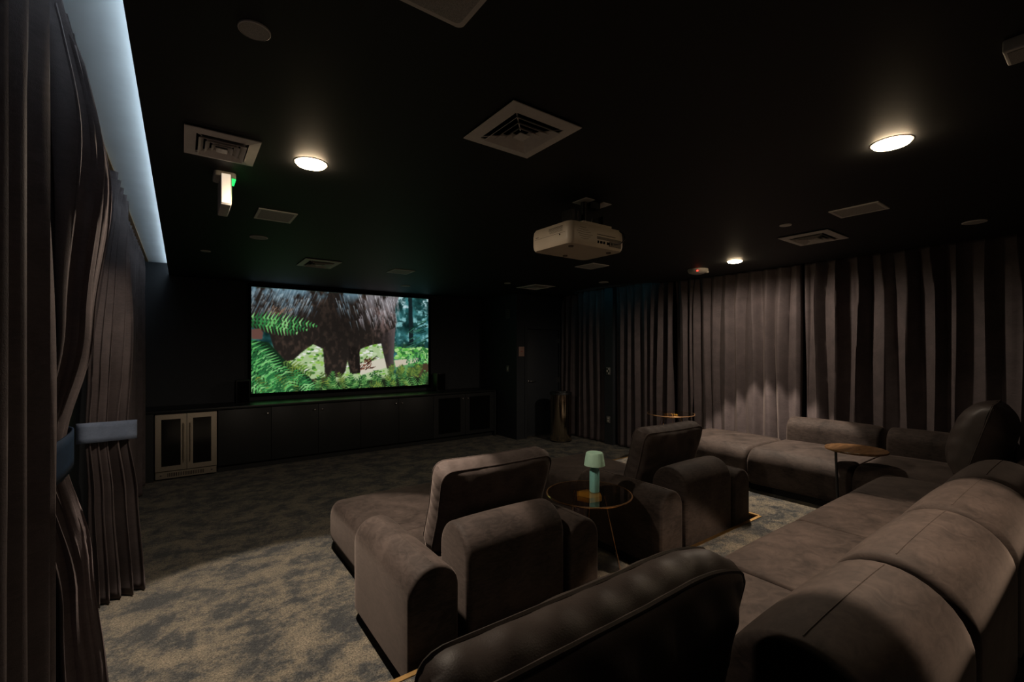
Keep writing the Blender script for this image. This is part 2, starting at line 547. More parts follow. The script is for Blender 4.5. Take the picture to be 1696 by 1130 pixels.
    blend(poly([(.3, .93), (1, .91), (1, 1), (.3, 1)]), (26, 40, 24))
    for k in range(3):
        frond(-.03, .28 + .035 * k, .0 + .03 * k, .35 - .05 * k, .04, gA, .25)
    blend(poly([(0, .40), (.04, .39), (.055, .43), (.05, .49), (0, .49)]), (104, 72, 64))
    for k in range(10):
        frond(-.03, .48 + .05 * k, .55 - .03 * k + .2 * rng.random(), .2 + .1 * rng.random(), .05, gA, .3)
    for k in range(12):
        frond(.0 + .2 * rng.random(), .70 + .25 * rng.random(), .25 + .9 * rng.random(), .14 + .1 * rng.random(), .04, gA if k % 3 else gC, .4)
    for k in range(34):
        x = .3 + .68 * k / 34 + .02 * rng.random()
        frond(x, 1.03, -PI / 2 + (rng.random() - .5) * 1.9, .09 + .045 * rng.random(), .026, gB if k % 4 else gC, .5 * (1 if rng.random() > .5 else -1))
    for k in range(16):
        x = .74 + .2 * rng.random(); y = .86 + .06 * rng.random()
        frond(x, y, -PI / 2 + (rng.random() - .5) * 2.2, .07, .02, gC, .6)
    for k in range(50):
        x = .85 + .15 * rng.random(); y = .66 + .1 * rng.random()
        stroke(x, y, x + .02 * (rng.random() - .5), y - .05, .003, .001, gA[rng.integers(4)])
    sm = (img * 4 + np.roll(img, 1, 0) + np.roll(img, -1, 0) + np.roll(img, 1, 1) + np.roll(img, -1, 1)) / 8
    img[1:-1, 1:-1] = sm[1:-1, 1:-1]
    return np.clip(img, 0, 255) / 255.0

scr = empty('projection_screen', ((SX0 + SX1) / 2, YW - 0.02, SZ0 - 0.05), 'wide projection screen showing a dark elephant-like animal among ferns', 'screen')
fr = 0.045
fb = MB()
fb.box(SX0 - fr, SX1 + fr, YW - 0.045, YW - 0.003, SZ1, SZ1 + fr).box(SX0 - fr, SX1 + fr, YW - 0.045, YW - 0.003, SZ0 - fr, SZ0)
fb.box(SX0 - fr, SX0, YW - 0.045, YW - 0.003, SZ0, SZ1).box(SX1, SX1 + fr, YW - 0.045, YW - 0.003, SZ0, SZ1)
fb.build('frame', 'black_mesh', scr)
PW, PH = 440, 246
img = paint(PW, PH)
lin = np.where(img <= 0.04045, img / 12.92, ((img + 0.055) / 1.055) ** 2.4)
me = bpy.data.meshes.new('picture')
gx = np.linspace(SX0, SX1, PW + 1); gz = np.linspace(SZ1, SZ0, PH + 1)
XX, ZZ = np.meshgrid(gx, gz)
co = np.stack([XX - (SX0 + SX1) / 2, np.full_like(XX, -0.012), ZZ - (SZ0 - 0.05)], -1).reshape(-1, 3)
i0 = (np.arange(PH)[:, None] * (PW + 1) + np.arange(PW)[None, :]).reshape(-1)
quads = np.stack([i0, i0 + PW + 1, i0 + PW + 2, i0 + 1], -1)
me.from_pydata(co.tolist(), [], quads.tolist())
ca = me.color_attributes.new('picture', 'FLOAT_COLOR', 'CORNER')
cl = np.ones((PH * PW, 4, 4)); cl[:, :, :3] = lin.reshape(-1, 1, 3)
ca.data.foreach_set('color', cl.reshape(-1).astype(np.float32))
t = NT('screen_picture')
at = t.add('ShaderNodeVertexColor', layer_name='picture')
t.b.inputs['Base Color'].default_value = (0.02, 0.02, 0.02, 1)
t.link(at.outputs['Color'], t.b.inputs['Emission Color'])
t.set(Emission_Strength=0.74, Roughness=0.8)
me.materials.append(t.m)
po = bpy.data.objects.new('picture', me); COL.objects.link(po); po.parent = scr

# ------------------------------------------------------------------ low cabinet run under the screen
YC = 7.35
tag(MB().box(-0.60, 4.98, YC - 0.02, YW, 0.865, 0.90).build('worktop', 'worktop', bevel=0.003), 'long black worktop under the projection screen', 'worktop')
def door_mesh(x0, x1):
    return MB().box(x0 + 0.002, x1 - 0.002, YC - 0.02, YC, 0.10, 0.858)
def cab(x0, x1, label, ndoors, knobs, mesh=False):
    c = empty('base_cabinet', ((x0 + x1) / 2, YC + 0.3, 0), label, 'cabinet', 'base cabinets under the screen')
    MB().box(x0 + 0.001, x1 - 0.001, YC + 0.002, YW - 0.004, 0.09, 0.862).build('body', 'cabinet_paint', c)
    MB().box(x0 + 0.001, x1 - 0.001, YC + 0.05, YW - 0.01, 0.001, 0.09).build('toe_kick', 'cabinet_paint', c)
    w = (x1 - x0) / ndoors
    for i in range(ndoors):
        a, b = x0 + i * w, x0 + (i + 1) * w
        if mesh:
            m = MB()
            e = 0.10
            m.box(a + .003, a + e, YC - .02, YC, .10, .858).box(b - e, b - .003, YC - .02, YC, .10, .858)
            m.box(a + e, b - e, YC - .02, YC, .80, .858).box(a + e, b - e, YC - .02, YC, .10, .16)
            d = m.build('door', 'cabinet_paint', c)
            MB().box(a + e, b - e, YC - .012, YC - .006, .16, .80).build('mesh_panel', 'black_mesh', d)
        else:
            d = door_mesh(a, b).build('door', 'cabinet_paint', c, bevel=0.002)
        kx = knobs[i]
        k = MB().lathe([(0.006, 0), (0.006, 0.012), (0.014, 0.016), (0.015, 0.024), (0.010, 0.029)], 0, 0, 16)
        k.xform(Matrix.Translation((kx, YC - 0.02, 0.775)) @ Matrix.Rotation(PI / 2, 4, 'X'))
        k.build('knob', 'knob_metal', d, smooth=True)
    return c
cab(0.40, 1.05, 'plain black base cabinet with one knob beside the steel fridge', 1, [1.0])
cab(1.05, 2.34, 'black two-door base cabinet below the middle left of screen', 2, [1.64, 1.745])
cab(2.34, 3.63, 'black two-door base cabinet below the right part of screen', 2, [2.93, 3.04])
cab(3.63, 4.93, 'black base cabinet with two dark mesh doors at the right end', 2, [4.225, 4.335], True)
tag(MB().box(4.935, 4.98, YC - 0.02, YW - .004, 0.0, 0.863).build('end_panel', 'cabinet_paint'), 'black end panel closing the cabinet run by return wall', 'panel')
tag(MB().box(-0.60, -0.285, YC - 0.02, YW - .004, 0.0, 0.863).build('filler_panel', 'cabinet_paint'), 'black filler panel between the left curtain and steel fridge', 'panel')

# beverage fridge
FX0, FX1 = -0.275, 0.39
fg = empty('beverage_fridge', ((FX0 + FX1) / 2, YC + .3, 0), 'stainless steel two-door beverage fridge at left end of cabinets', 'fridge')
MB().box(FX0 + .004, FX1 - .004, YC + .004, YW - .02, 0.02, 0.855).build('body', 'black_plastic', fg)
mid = (FX0 + FX1) / 2
for a, b, hx in ((FX0 + .004, mid - .003, mid - .035), (mid + .003, FX1 - .004, mid + .035)):
    e = 0.062
    m = MB()
    m.box(a, a + e, YC - .04, YC, .125, .852).box(b - e, b, YC - .04, YC, .125, .852)
    m.box(a + e, b - e, YC - .04, YC, .125, .185).box(a + e, b - e, YC - .04, YC, .79, .852)
    d = m.build('door', 'steel', fg)
    MB().box(a + e, b - e, YC - .03, YC - .02, .185, .79).build('glass_pane', 'dark_pane', d)
    hm = MB().tube([(hx, YC - .085, .24), (hx, YC - .085, .74)], .009, 10)
    for z in (.28, .70):
        hm.tube([(hx, YC - .085, z), (hx, YC - .038, z)], .006, 8)
    hm.build('handle', 'steel', d, smooth=True)
kg = MB().box(FX0 + .006, FX1 - .006, YC - .02, YC, .025, .112).build('kick_grille', 'steel', fg)
for k in range(22):
    x = FX0 + .13 + k * .018
    MB().box(x, x + .007, YC - .0215, YC - .0195, .045, .092).build('slot', 'void_black', kg)
for x in (FX0 + .06, FX1 - .06):
    MB().lathe([(0.012, 0), (0.012, 0.004)], 0, 0, 14).xform(Matrix.Translation((x, YC - .02, .07)) @ Matrix.Rotation(PI / 2, 4, 'X')).build('screw', 'knob_metal', kg)

# shelf speakers on the worktop
def shelf_speaker(x0, x1, y, z1, label):
    s = empty('shelf_speaker', ((x0 + x1) / 2, y, 0.90), label, 'speaker', 'black speakers flanking the screen')
    MB().box(x0, x1, y - .12, y + .06, 0.901, z1).build('cabinet', 'black_plastic', s, bevel=.004)
    MB().box(x0 + .01, x1 - .01, y - .128, y - .12, 0.915, z1 - .012).build('grille', 'black_mesh', s, bevel=.003)
shelf_speaker(0.64, 0.815, 7.76, 1.24, 'small black speaker on the worktop left of the screen')
shelf_speaker(3.875, 4.05, 7.80, 1.24, 'small black speaker on the worktop right of the screen')

# wall plates
def on_return(y, z, w, hgt, mat, name, label, cat, detail=None):
    o = MB().box(XS - .012, XS - .001, y - w / 2, y + w / 2, z - hgt / 2, z + hgt / 2)
    e = empty(name, (XS, y, z - hgt / 2), label, cat)
    o.build('plate', mat, e, bevel=.002)
    if detail == 'grid':
        for i in range(3):
            for j in range(4):
                yy = y - w * .30 + i * w * .30; zz = z - hgt * .34 + j * hgt * .225
                MB().box(XS - .0135, XS - .0115, yy - w * .09, yy + w * .09, zz - hgt * .07, zz + hgt * .07).build('slot', 'void_black', e)
    else:
        MB().box(XS - .017, XS - .0115, y - w * .18, y + w * .18, z - hgt * .26, z + hgt * .26).build('rocker', 'white_plastic', e, bevel=.001)
on_return(7.03, 2.37, .12, .17, 'plate_grey', 'strobe_panel', 'grey slotted strobe panel high on the return wall', 'panel', 'grid')
on_return(7.03, 1.32, .075, .12, 'plate_grey', 'light_switch', 'grey light switch on the return wall left of the door', 'switch')
e = empty('wall_control', (5.155, YD, 1.57), 'pinkish wall control plate with red mark beside the door', 'control plate')
MB().box(5.09, 5.22, YD - .014, YD - .001, 1.56, 1.74).build('plate', 'plate_pink', e, bevel=.003)
MB().tube([(5.135, YD - .016, 1.655), (5.16, YD - .016, 1.648), (5.178, YD - .016, 1.657)], .005, 6).build('mark', 'red_mark', e)
e = empty('keypad', (6.13, 5.465, 1.25), 'small grey keypad on column between right curtain panels', 'keypad')
MB().box(6.117, 6.129, 5.425, 5.515, 1.24, 1.37).build('plate', 'plate_grey', e, bevel=.002)
for i in range(2):
    for j in range(3):
        MB().box(6.113, 6.118, 5.44 + i * .036, 5.464 + i * .036, 1.255 + j * .037, 1.28 + j * .037).build('key', 'black_plastic' if (i + j) % 2 else 'white_plastic', e)
e = empty('wall_outlet', (6.13, 5.465, .4), 'small grey wall outlet low on column between right curtains', 'outlet')
MB().box(6.117, 6.129, 5.43, 5.505, .385, .50).build('plate', 'plate_grey', e, bevel=.002)
for z in (.42, .465):
    MB().box(6.114, 6.118, 5.452, 5.483, z - .014, z + .014).build('socket', 'white_plastic', e, bevel=.001)

# waste bin by the door
bx, by = 5.67, 6.22
b = empty('waste_bin', (bx, by, 0), 'tall brushed metal cylindrical waste bin beside the black door', 'bin')
MB().lathe([(.195, .002), (.195, .86)], bx, by, 48).build('body', 'bin_steel', b, smooth=True)
MB().lathe([(.20, .86), (.20, .895), (.19, .905), (.12, .905), (.12, .87)], bx, by, 48).build('rim', 'black_plastic', b, smooth=True)
MB().lathe([(.198, .0), (.198, .02)], bx, by, 48).build('foot_ring', 'black_plastic', b)
MB().tube([(bx - .13, by - .10, .907), (bx - .02, by - .17, .915), (bx + .06, by - .16, .907)], .006, 6).build('lid_handle', 'knob_metal', b)

# ------------------------------------------------------------------ curtains
def smooth_interp(tab):
    zs = [a for a, _ in tab]; vv = [b for _, b in tab]
    def f(z):
        if z <= zs[0]: return vv[0]
        for i in range(len(zs) - 1):
            if z <= zs[i + 1]:
                t = (z - zs[i]) / (zs[i + 1] - zs[i]); t = t * t * (3 - 2 * t)
                return vv[i] + (vv[i + 1] - vv[i]) * t
        return vv[-1]
    return f

def curtain_mesh(Ya, Yb, X, amp, n, seed, z0, z1, side, NV=56, per=12, header=0.16, skew=None, pinch=.75):
    r = random.Random(seed)
    nf = n + 4
    fa = [0.5 + 0.95 * r.random() for _ in range(nf)]
    fsh = [(r.random() - .5) * 1.1 for _ in range(nf)]
    fw = [(r.random() - .5) * 0.9 for _ in range(nf)]
    fz = [r.random() * 6 for _ in range(nf)]
    def fn(u, v):
        z = z0 + (z1 - z0) * v
        p = u * n
        i = int(p); fr = p - i
        def L(tab):
            a, b = tab[i], tab[i + 1]
            s = fr * fr * (3 - 2 * fr)
            return a + (b - a) * s
        head = min(1.0, max(0.0, (z1 - z) / 0.55))     # folds open out below the heading
        q = p + head * (L(fsh) * 0.4 + L(fw) * 0.35 * math.sin(z * 1.7 + L(fz)))
        sv = math.sin(2 * PI * q)
        wave = math.copysign(abs(sv) ** 0.75, sv) * L(fa) + 0.22 * math.sin(4 * PI * q + L(fz)) * L(fw) * 2
        f2 = q - math.floor(q)
        pin = math.exp(-((f2 - .25) / .10) ** 2) * 1.1 - 0.25
        t = min(1.0, max(0.0, (z1 - z) / header)); t = t * t * (3 - 2 * t)
        a = amp(z)
        off = a * (wave * t + pin * (1 - t) * pinch)
        ya, yb = Ya(z), Yb(z)
        y = ya + (yb - ya) * u + a * 0.25 * math.sin(4 * PI * q) * t
        if skew:
            k = skew(z); ln = math.hypot(k, yb - ya)
            return (X(z) + k * (u - .5) + side * off * (yb - ya) / ln, y - side * off * k / ln, z)
        return (X(z) + side * off, y, z)
    return MB().grid(fn, n * per, NV)

def curtain(name, label, group, Ya, Yb, X, amp, n, seed, z0, z1, side, mat='curtain', ties=None, **kw):
    F = lambda q: (q if callable(q) else (lambda z: q))
    mid = (F(Ya)(z0) + F(Yb)(z0)) / 2
    root = empty(name, (F(X)(z0), mid, z0), label, 'curtain', group)
    o = curtain_mesh(F(Ya), F(Yb), F(X), F(amp), n, seed, z0, z1, side, **kw).build('fabric', mat, root, smooth=True)
    md = o.modifiers.new('solid', 'SOLIDIFY'); md.thickness = 0.006; md.offset = 0
    return root

gR = 'curtain panels along the right wall'
curtain('pleated_curtain', 'dark curtain panel behind the corner pillow at far right', gR, -1.45, 2.36, XR, .052, 19, 11, STEP + .012, 2.84, -1)
curtain('pleated_curtain', 'brightest lit curtain panel behind the long sofa back', gR, 2.39, 3.82, XR, .040, 8, 5, STEP + .012, 2.84, -1)
curtain('pleated_curtain', 'dark curtain panel behind the amber glass table by the wall', gR, 3.85, 5.355, XR, .050, 8, 23, .012, 2.84, -1) if 0 else None
curtain('pleated_curtain', 'dark curtain panel behind the amber glass table by the wall', gR, 4.20, 5.345, XR, .050, 7, 23, .012, 2.84, -1)
curtain('pleated_curtain', 'narrow dark curtain piece just right of the amber table top', gR, 3.84, 4.17, XR, .045, 2, 29, STEP + .012, 2.84, -1)
curtain('pleated_curtain', 'dark curtain panel between the waste bin and column keypad', gR, 5.585, 6.70, XR, .048, 7, 31, .012, 2.84, -1)

gL = 'curtains along the left wall'
curtain('pleated_curtain', 'straight dark curtain at the extreme left edge, nearest the camera', gL, 0.45, 1.80, -.32, .034, 8, 6, STEP + .012 if 0 else .012, 2.85, 1, pinch=1.3)
Yend = smooth_interp([(0, 2.70), (.4, 2.64), (1.0, 2.46), (1.33, 2.37), (1.7, 2.52), (2.35, 2.72), (2.9, 2.60)])
Ybeg = smooth_interp([(0, 1.89), (1.33, 1.89), (2.9, 1.89)])
Xt = smooth_interp([(0, -.30), (.9, -.33), (1.33, -.37), (1.8, -.33), (2.35, -.31), (2.9, -.37)])
Amp = smooth_interp([(0, .062), (.9, .045), (1.33, .022), (1.75, .045), (2.4, .062), (2.9, .055)])
c1 = curtain('tied_curtain', 'dark curtain gathered by a navy band, nearest the camera', gL, Ybeg, Yend, Xt, Amp, 6, 17, .012, 2.85, 1, per=18, pinch=1.2)
def band(parent, pts, zc, hgt, mat, tilt=0.0):
    # closed loop band around the gathered cloth
    n = len(pts)
    m = MB()
    vs = []; fs = []
    for i, (x, y) in enumerate(pts):
        for j, s in enumerate((-.5, -.25, 0, .25, .5)):
            bul = 1 + .0 * s
            vs.append((x, y, zc + s * hgt + tilt * (y - pts[0][1])))
    for i in range(n):
        k = (i + 1) % n
        for j in range(4):
            fs.append((i * 5 + j, k * 5 + j, k * 5 + j + 1, i * 5 + j + 1))
    m.add(vs, fs)
    o = m.build('tieback', mat, parent, smooth=True)
    md = o.modifiers.new('solid', 'SOLIDIFY'); md.thickness = .006; md.offset = 1
    o['label'] = 'blue fabric tieback band'
    return o
def loop(cx, cy, rx, ry, n=28, e=2.6, rot=0.0):
    out = []
    for k in range(n):
        a = 2 * PI * k / n
        c, s = math.cos(a), math.sin(a)
        lx_, ly_ = rx * math.copysign(abs(c) ** (2 / e), c), ry * math.copysign(abs(s) ** (2 / e), s)
        out.append((cx + lx_ * math.cos(rot) - ly_ * math.sin(rot), cy + lx_ * math.sin(rot) + ly_ * math.cos(rot)))
    return out
band(c1, loop(-.37, 2.14, .050, .26), 1.335, .135, 'tie_navy')
Yb2 = smooth_interp([(0, 4.16), (.5, 4.16), (1.16, 4.10), (1.5, 4.16), (2.2, 4.42), (2.9, 4.75)])
Ya2 = smooth_interp([(0, 3.99), (.6, 3.97), (1.16, 3.94), (1.8, 3.88), (2.9, 3.84)])
Sk2 = smooth_interp([(0, .27), (.6, .25), (1.16, .21), (1.6, .20), (2.9, 0)])
Xt2 = smooth_interp([(0, -.335), (.7, -.365), (1.16, -.395), (1.8, -.39), (2.9, -.385)])
Amp2 = smooth_interp([(0, .055), (.8, .040), (1.16, .026), (1.6, .042), (2.9, .05)])
c2 = curtain('tied_curtain', 'dark curtain gathered by a grey-blue band, further from camera', gL, Ya2, Yb2, Xt2, Amp2, 5, 41, .012, 2.85, 1, per=20, pinch=1.2, skew=Sk2)
band(c2, loop(-.395, 4.02, .052, .165, rot=-.92), 1.155, .13, 'tie_blue', -.12)
curtain('pleated_curtain', 'long straight dark curtain between grey-blue tied curtain and screen wall', gL, 4.78, 7.30, -.43, .05, 15, 47, .012, 2.85, 1, pinch=1.3)
tag(MB().box(-.395, -.365, .3, 7.9, 2.887, 2.8995).build('curtain_track', 'brass'), 'slim brass curtain track in the left cove', 'track')

# ------------------------------------------------------------------ ceiling fittings
def downlight(x, y, label, spill, core=DOWN_CORE, col=(1.0, 0.83, 0.66)):
    root = empty('downlight', (x, y, CEIL), label, 'downlight', 'recessed ceiling downlights')
    MB().lathe([(.079, CEIL - .0005), (.088, CEIL - .0005), (.087, CEIL - .002), (.080, CEIL - .003), (.079, CEIL - .002)], x, y, 40).build('trim_ring', 'vent_white', root, smooth=True)
    MB().lathe([(.078, CEIL - .004), (.072, CEIL - .013), (.052, CEIL - .020), (.001, CEIL - .024)], x, y, 40).build('lens', 'lamp_lens', root, smooth=True)
    for nm, w, ang, bl in (('core', core, CONE, .10), ('spill', spill, math.radians(176), .45)):
        l = bpy.data.lights.new('downlight_' + nm, 'SPOT')
        l.energy = w; l.color = col; l.spot_size = ang; l.spot_blend = bl; l.shadow_soft_size = .045
        o = bpy.data.objects.new('lamp_beam', l); COL.objects.link(o); o.parent = root; o.location = (0, 0, -.04)
downlight(.58, 2.68, 'glowing round downlight at left, near the hanging exit sign', 62)
downlight(2.86, .70, 'largest glowing downlight, right of the projector', 4, 215, (1.0, 0.77, 0.57))
downlight(5.235, 2.73, 'small glowing downlight close to the right curtain', 62)

def diffuser(x0, x1, y0, y1, label, drop=.03, rings=3, group='air diffusers in the ceiling'):
    cx, cy = (x0 + x1) / 2, (y0 + y1) / 2
    hx, hy = (x1 - x0) / 2, (y1 - y0) / 2
    root = empty('air_diffuser', (cx, cy, CEIL), label, 'vent', group)
    z = CEIL - .0005
    MB().box(cx - hx * .72, cx + hx * .72, cy - hy * .72, cy + hy * .72, z - .002, z).build('duct_opening', 'void_black', root)
    def ring(fo, fi, zo, zi, th=.003):
        m = MB()
        def rect(f, zz): return [(cx - hx * f, cy - hy * f, zz), (cx + hx * f, cy - hy * f, zz), (cx + hx * f, cy + hy * f, zz), (cx - hx * f, cy + hy * f, zz)]
        vs = rect(fo, zo) + rect(fi, zi) + rect(fo, zo + th) + rect(fi, zi + th)
        fs = []
        for k in range(4):
            j = (k + 1) % 4
            fs += [(k, j, 4 + j, 4 + k), (8 + k, 12 + k, 12 + j, 8 + j), (k, 8 + k, 8 + j, j), (4 + k, 4 + j, 12 + j, 12 + k)]
        return m.add(vs, fs)
    m = ring(1.0, .70, z - .012, z - .016, .004)
    m.build('flange', 'vent_white', root)
    lv = [(.64, .50), (.46, .33), (.29, .17)][:rings]
    for i, (fo, fi) in enumerate(lv):
        ring(fo, fi, z - drop, z - .006, .002).build('louver', 'vent_white', root)
    MB().box(cx - hx * .15, cx + hx * .15, cy - hy * .15, cy + hy * .15, z - drop, z - drop + .003).build('centre_plate', 'vent_white', root)
    for sx, sy in ((1, 1), (1, -1), (-1, 1), (-1, -1)):
        MB().tube([(cx + sx * hx * .15, cy + sy * hy * .15, z - drop * .6), (cx + sx * hx * .68, cy + sy * hy * .68, z - .01)], .003, 5).build('brace', 'vent_white', root)
diffuser(1.10, 1.49, 1.49, 1.90, 'large square air diffuser in the middle of the ceiling')
diffuser(.01, .32, 2.53, 2.89, 'square air diffuser above the hanging exit sign')
diffuser(1.13, 1.53, 5.48, 6.0, 'small dark air diffuser above left part of screen')
diffuser(4.45, 4.95, 1.52, 1.92, 'air diffuser near the right curtain, above the long sofa')
diffuser(4.50, 4.93, 5.53, 6.03, 'distant air diffuser in front of the black door')

def grille(x0, x1, y0, y1, label, round_=.006):
    root = empty('speaker_panel', ((x0 + x1) / 2, (y0 + y1) / 2, CEIL), label, 'speaker', 'rectangular ceiling speaker grilles')
    z = CEIL - .001
    e = .018
    m = MB()
    m.box(x0, x1, y0, y0 + e, z - .008, z).box(x0, x1, y1 - e, y1, z - .008, z).box(x0, x0 + e, y0 + e, y1 - e, z - .008, z).box(x1 - e, x1, y0 + e, y1 - e, z - .008, z)
    m.build('frame', 'vent_white', root)
    MB().box(x0 + e, x1 - e, y0 + e, y1 - e, z - .005, z).build('grille', 'grille_grey', root)
grille(.455, .715, 3.74, 4.04, 'rectangular speaker grille just beyond the hanging exit sign')
grille(2.21, 2.49, 5.56, 5.86, 'rectangular speaker grille above right part of screen')
grille(3.965, 4.25, 3.78, 4.09, 'rectangular speaker grille seen just below the projector')
grille(3.91, 4.165, 1.03, 1.33, 'rectangular speaker grille below the largest downlight')
# large square panel at the top edge of the view, rounded corners
def rrect(x0, x1, y0, y1, r, n=6):
    out = []
    for cx, cy, a0 in ((x1 - r, y1 - r, 0), (x0 + r, y1 - r, PI / 2), (x0 + r, y0 + r, PI), (x1 - r, y0 + r, 1.5 * PI)):
        for k in range(n + 1):
            a = a0 + PI / 2 * k / n
            out.append((cx + r * math.cos(a), cy + r * math.sin(a)))
    return out
root = empty('speaker_panel', (.56, 1.11, CEIL), 'dark square speaker panel with rounded corners at top edge', 'speaker')
MB().prism(rrect(.41, .722, .96, 1.262, .02), CEIL - .008, CEIL - .001).build('frame', 'vent_white', root)
MB().prism(rrect(.428, .704, .978, 1.244, .018), CEIL - .011, CEIL - .0075).build('grille', 'grille_grey', root)

def round_fit(x, y, r, label, name='ceiling_speaker', cat='speaker', mat='grille_grey', group='round ceiling fittings'):
    root = empty(name, (x, y, CEIL), label, cat, group)
    MB().lathe([(r, CEIL - .001), (r, CEIL - .006), (r * .93, CEIL - .008), (r * .93, CEIL - .001)], x, y, 32).build('rim', 'vent_white', root, smooth=True)
    MB().lathe([(r * .93, CEIL - .002), (r * .9, CEIL - .007), (r * .3, CEIL - .008)], x, y, 32).build('grille', mat, root, smooth=True)
round_fit(.19, 1.665, .047, 'round speaker grille on ceiling above the left vent')
round_fit(.575, 4.74, .075, 'round ceiling speaker beyond the rectangular grille at left')
round_fit(.205, 5.725, .045, 'tiny dim round ceiling fitting near the left cove end')
round_fit(2.95, 6.97, .075, 'faint round ceiling fitting directly above the screen top')
round_fit(4.12, 5.75, .05, 'tiny round ceiling fitting left of the distant air diffuser')
round_fit(5.26, 4.79, .075, 'round ceiling fitting near the teal arched notch')
round_fit(4.05, 1.685, .045, 'small plain white round cover left of right air diffuser', 'round_cover', 'cover', 'vent_white')
round_fit(5.185, .74, .075, 'round ceiling speaker at far right above the curtain')

# smoke detector with strobe
sx, sy = 5.40, 3.30
r = empty('smoke_alarm', (sx, sy, CEIL), 'white smoke alarm with red light beside small downlight', 'smoke alarm')
MB().lathe([(.125, CEIL - .001), (.125, CEIL - .02), (.11, CEIL - .045), (.06, CEIL - .06), (.01, CEIL - .062)], sx, sy, 32).build('body', 'white_plastic', r, smooth=True)
MB().lathe([(.010, 0), (.010, .006), (.003, .010)], 0, 0, 12).xform(Matrix.Translation((sx - .105, sy - .060, CEIL - .036)) @ Matrix.Rotation(-PI / 2, 4, 'Y')).build('red_light', 'red_led', r, smooth=True)
MB().box(sx + .0, sx + .07, sy - .115, sy - .06, CEIL - .055, CEIL - .022).build('strobe_lens', 'white_plastic', r, bevel=.012, seg=3)

# hanging exit sign, seen end-on
ex, ey0, ey1 = .205, 3.03, 3.31
r = empty('exit_sign', (ex, 3.17, CEIL), 'hanging exit sign with green glow seen end-on', 'exit sign')
MB().prism(rrect(ex - .055, ex + .055, 3.09, 3.25, .02), CEIL - .03, CEIL - .001).build('canopy', 'white_plastic', r, bevel=.004)
MB().box(ex - .026, ex + .026, ey0 + .006, ey1, CEIL - .21, CEIL - .03).build('body', 'white_plastic', r, bevel=.005)
MB().box(ex - .022, ex + .022, ey0, ey0 + .006, CEIL - .20, CEIL - .034).build('end_cap', 'exit_lit_edge', r, bevel=.002)
face = MB().box(ex + .026, ex + .028, ey0 + .012, ey1 - .01, CEIL - .20, CEIL - .04).build('face_plate', 'white_plastic', r)
L = {'E': [(0, 0, .25, 1), (.25, 0, 1, .18), (.25, .41, .9, .59), (.25, .82, 1, 1)], 'I': [(.35, 0, .65, 1)], 'T': [(.375, 0, .625, .82), (0, .82, 1, 1)]}
x = ey1 - .03
lw, lh = .048, .11
yy = ey0 + .028
for ch in 'EXIT':
    m = MB()
    if ch == 'X':
        for s in (1, -1):
            a, b = (yy + lw * .12, yy + lw * .88) if s > 0 else (yy + lw * .88, yy + lw * .12)
            m.tube([(ex + .0285, a, CEIL - .175), (ex + .0285, b, CEIL - .175 + lh)], .006, 4)
    else:
        for a, b, c_, d_ in L[ch]:
            m.box(ex + .028, ex + .0295, yy + a * lw, yy + c_ * lw, CEIL - .175 + b * lh, CEIL - .175 + d_ * lh)
    m.build('letter', 'exit_green', r)
    yy += lw + .012
MB().box(ex + .032, ex + .054, 3.11, 3.23, CEIL - .036, CEIL - .0305).build('status_lamp', 'exit_green', r)

# surface box at the right top edge of the view
r = empty('ceiling_box', (2.27, .06, CEIL), 'pale textured box on the ceiling at top right corner', 'ceiling box')
MB().box(2.21, 2.33, -.12, .25, CEIL - .045, CEIL - .001).build('housing', 'vent_white', r, bevel=.006)
MB().box(2.22, 2.32, -.11, .24, CEIL - .048, CEIL - .0445).build('cover', 'grille_grey', r)

# projector
pr = empty('projector', (2.24, 2.26, 2.375), 'large cream projector hung from black ceiling mount', 'projector')
PX0, PX1, PY0, PY1, PZ0, PZ1 = 1.975, 2.495, 2.075, 2.475, 2.375, 2.52
def shell():
    # plan with rounded corners, tapering underneath and rounded above
    secs = [(.965, .93, PZ0), (.99, .97, PZ0 + .012), (1, 1, PZ0 + .035), (1, 1, PZ1 - .045), (.985, .98, PZ1 - .015), (.955, .94, PZ1)]
    m = MB(); cx, cy = (PX0 + PX1) / 2, (PY0 + PY1) / 2
    base = rrect(PX0, PX1, PY0, PY1, .045, 6)
    n = len(base); vs = []; fs = []
    for sx_, sy_, z in secs:
        vs += [(cx + (x - cx) * sx_, cy + (y - cy) * sy_, z) for x, y in base]
    for i in range(len(secs) - 1):
        for k in range(n):
            j = (k + 1) % n
            fs.append((i * n + k, i * n + j, (i + 1) * n + j, (i + 1) * n + k))
    fs.append(tuple(range(n - 1, -1, -1))); fs.append(tuple((len(secs) - 1) * n + k for k in range(n)))
    return m.add(vs, fs)
shell().build('housing', 'projector_shell', pr, smooth=True)
q = PY0 - .0015
MB().box(PX0 + .24, PX0 + .475, q, q + .004, PZ0 + .052, PZ0 + .070).build('port_strip', 'projector_dark', pr)
MB().box(PX0 + .36, PX0 + .475, q - .001, q + .004, PZ0 + .018, PZ0 + .050).build('label_plate', 'projector_dark', pr)
for k, (x, w) in enumerate(((.245, .012), (.27, .018), (.30, .014), (.335, .026), (.375, .01))):
    MB().box(PX0 + x, PX0 + x + w, q - .002, q + .003, PZ0 + .026, PZ0 + .042).build('port', 'void_black', pr)
MB().box(PX0 + .24, PX0 + .42, q - .001, q + .003, PZ0 + .082, PZ0 + .085).build('vent_line', 'void_black', pr)
for k in range(6):
    zz = PZ0 + .04 + k * .014
    MB().tube([(PX0 + .055 + .012 * abs(k - 3), q + .001, zz), (PX0 + .12, q + .0005, zz - .004), (PX0 + .20 - .02 * abs(k - 2), q + .001, zz)], .0012, 5).build('vent_rib', 'projector_dark', pr)
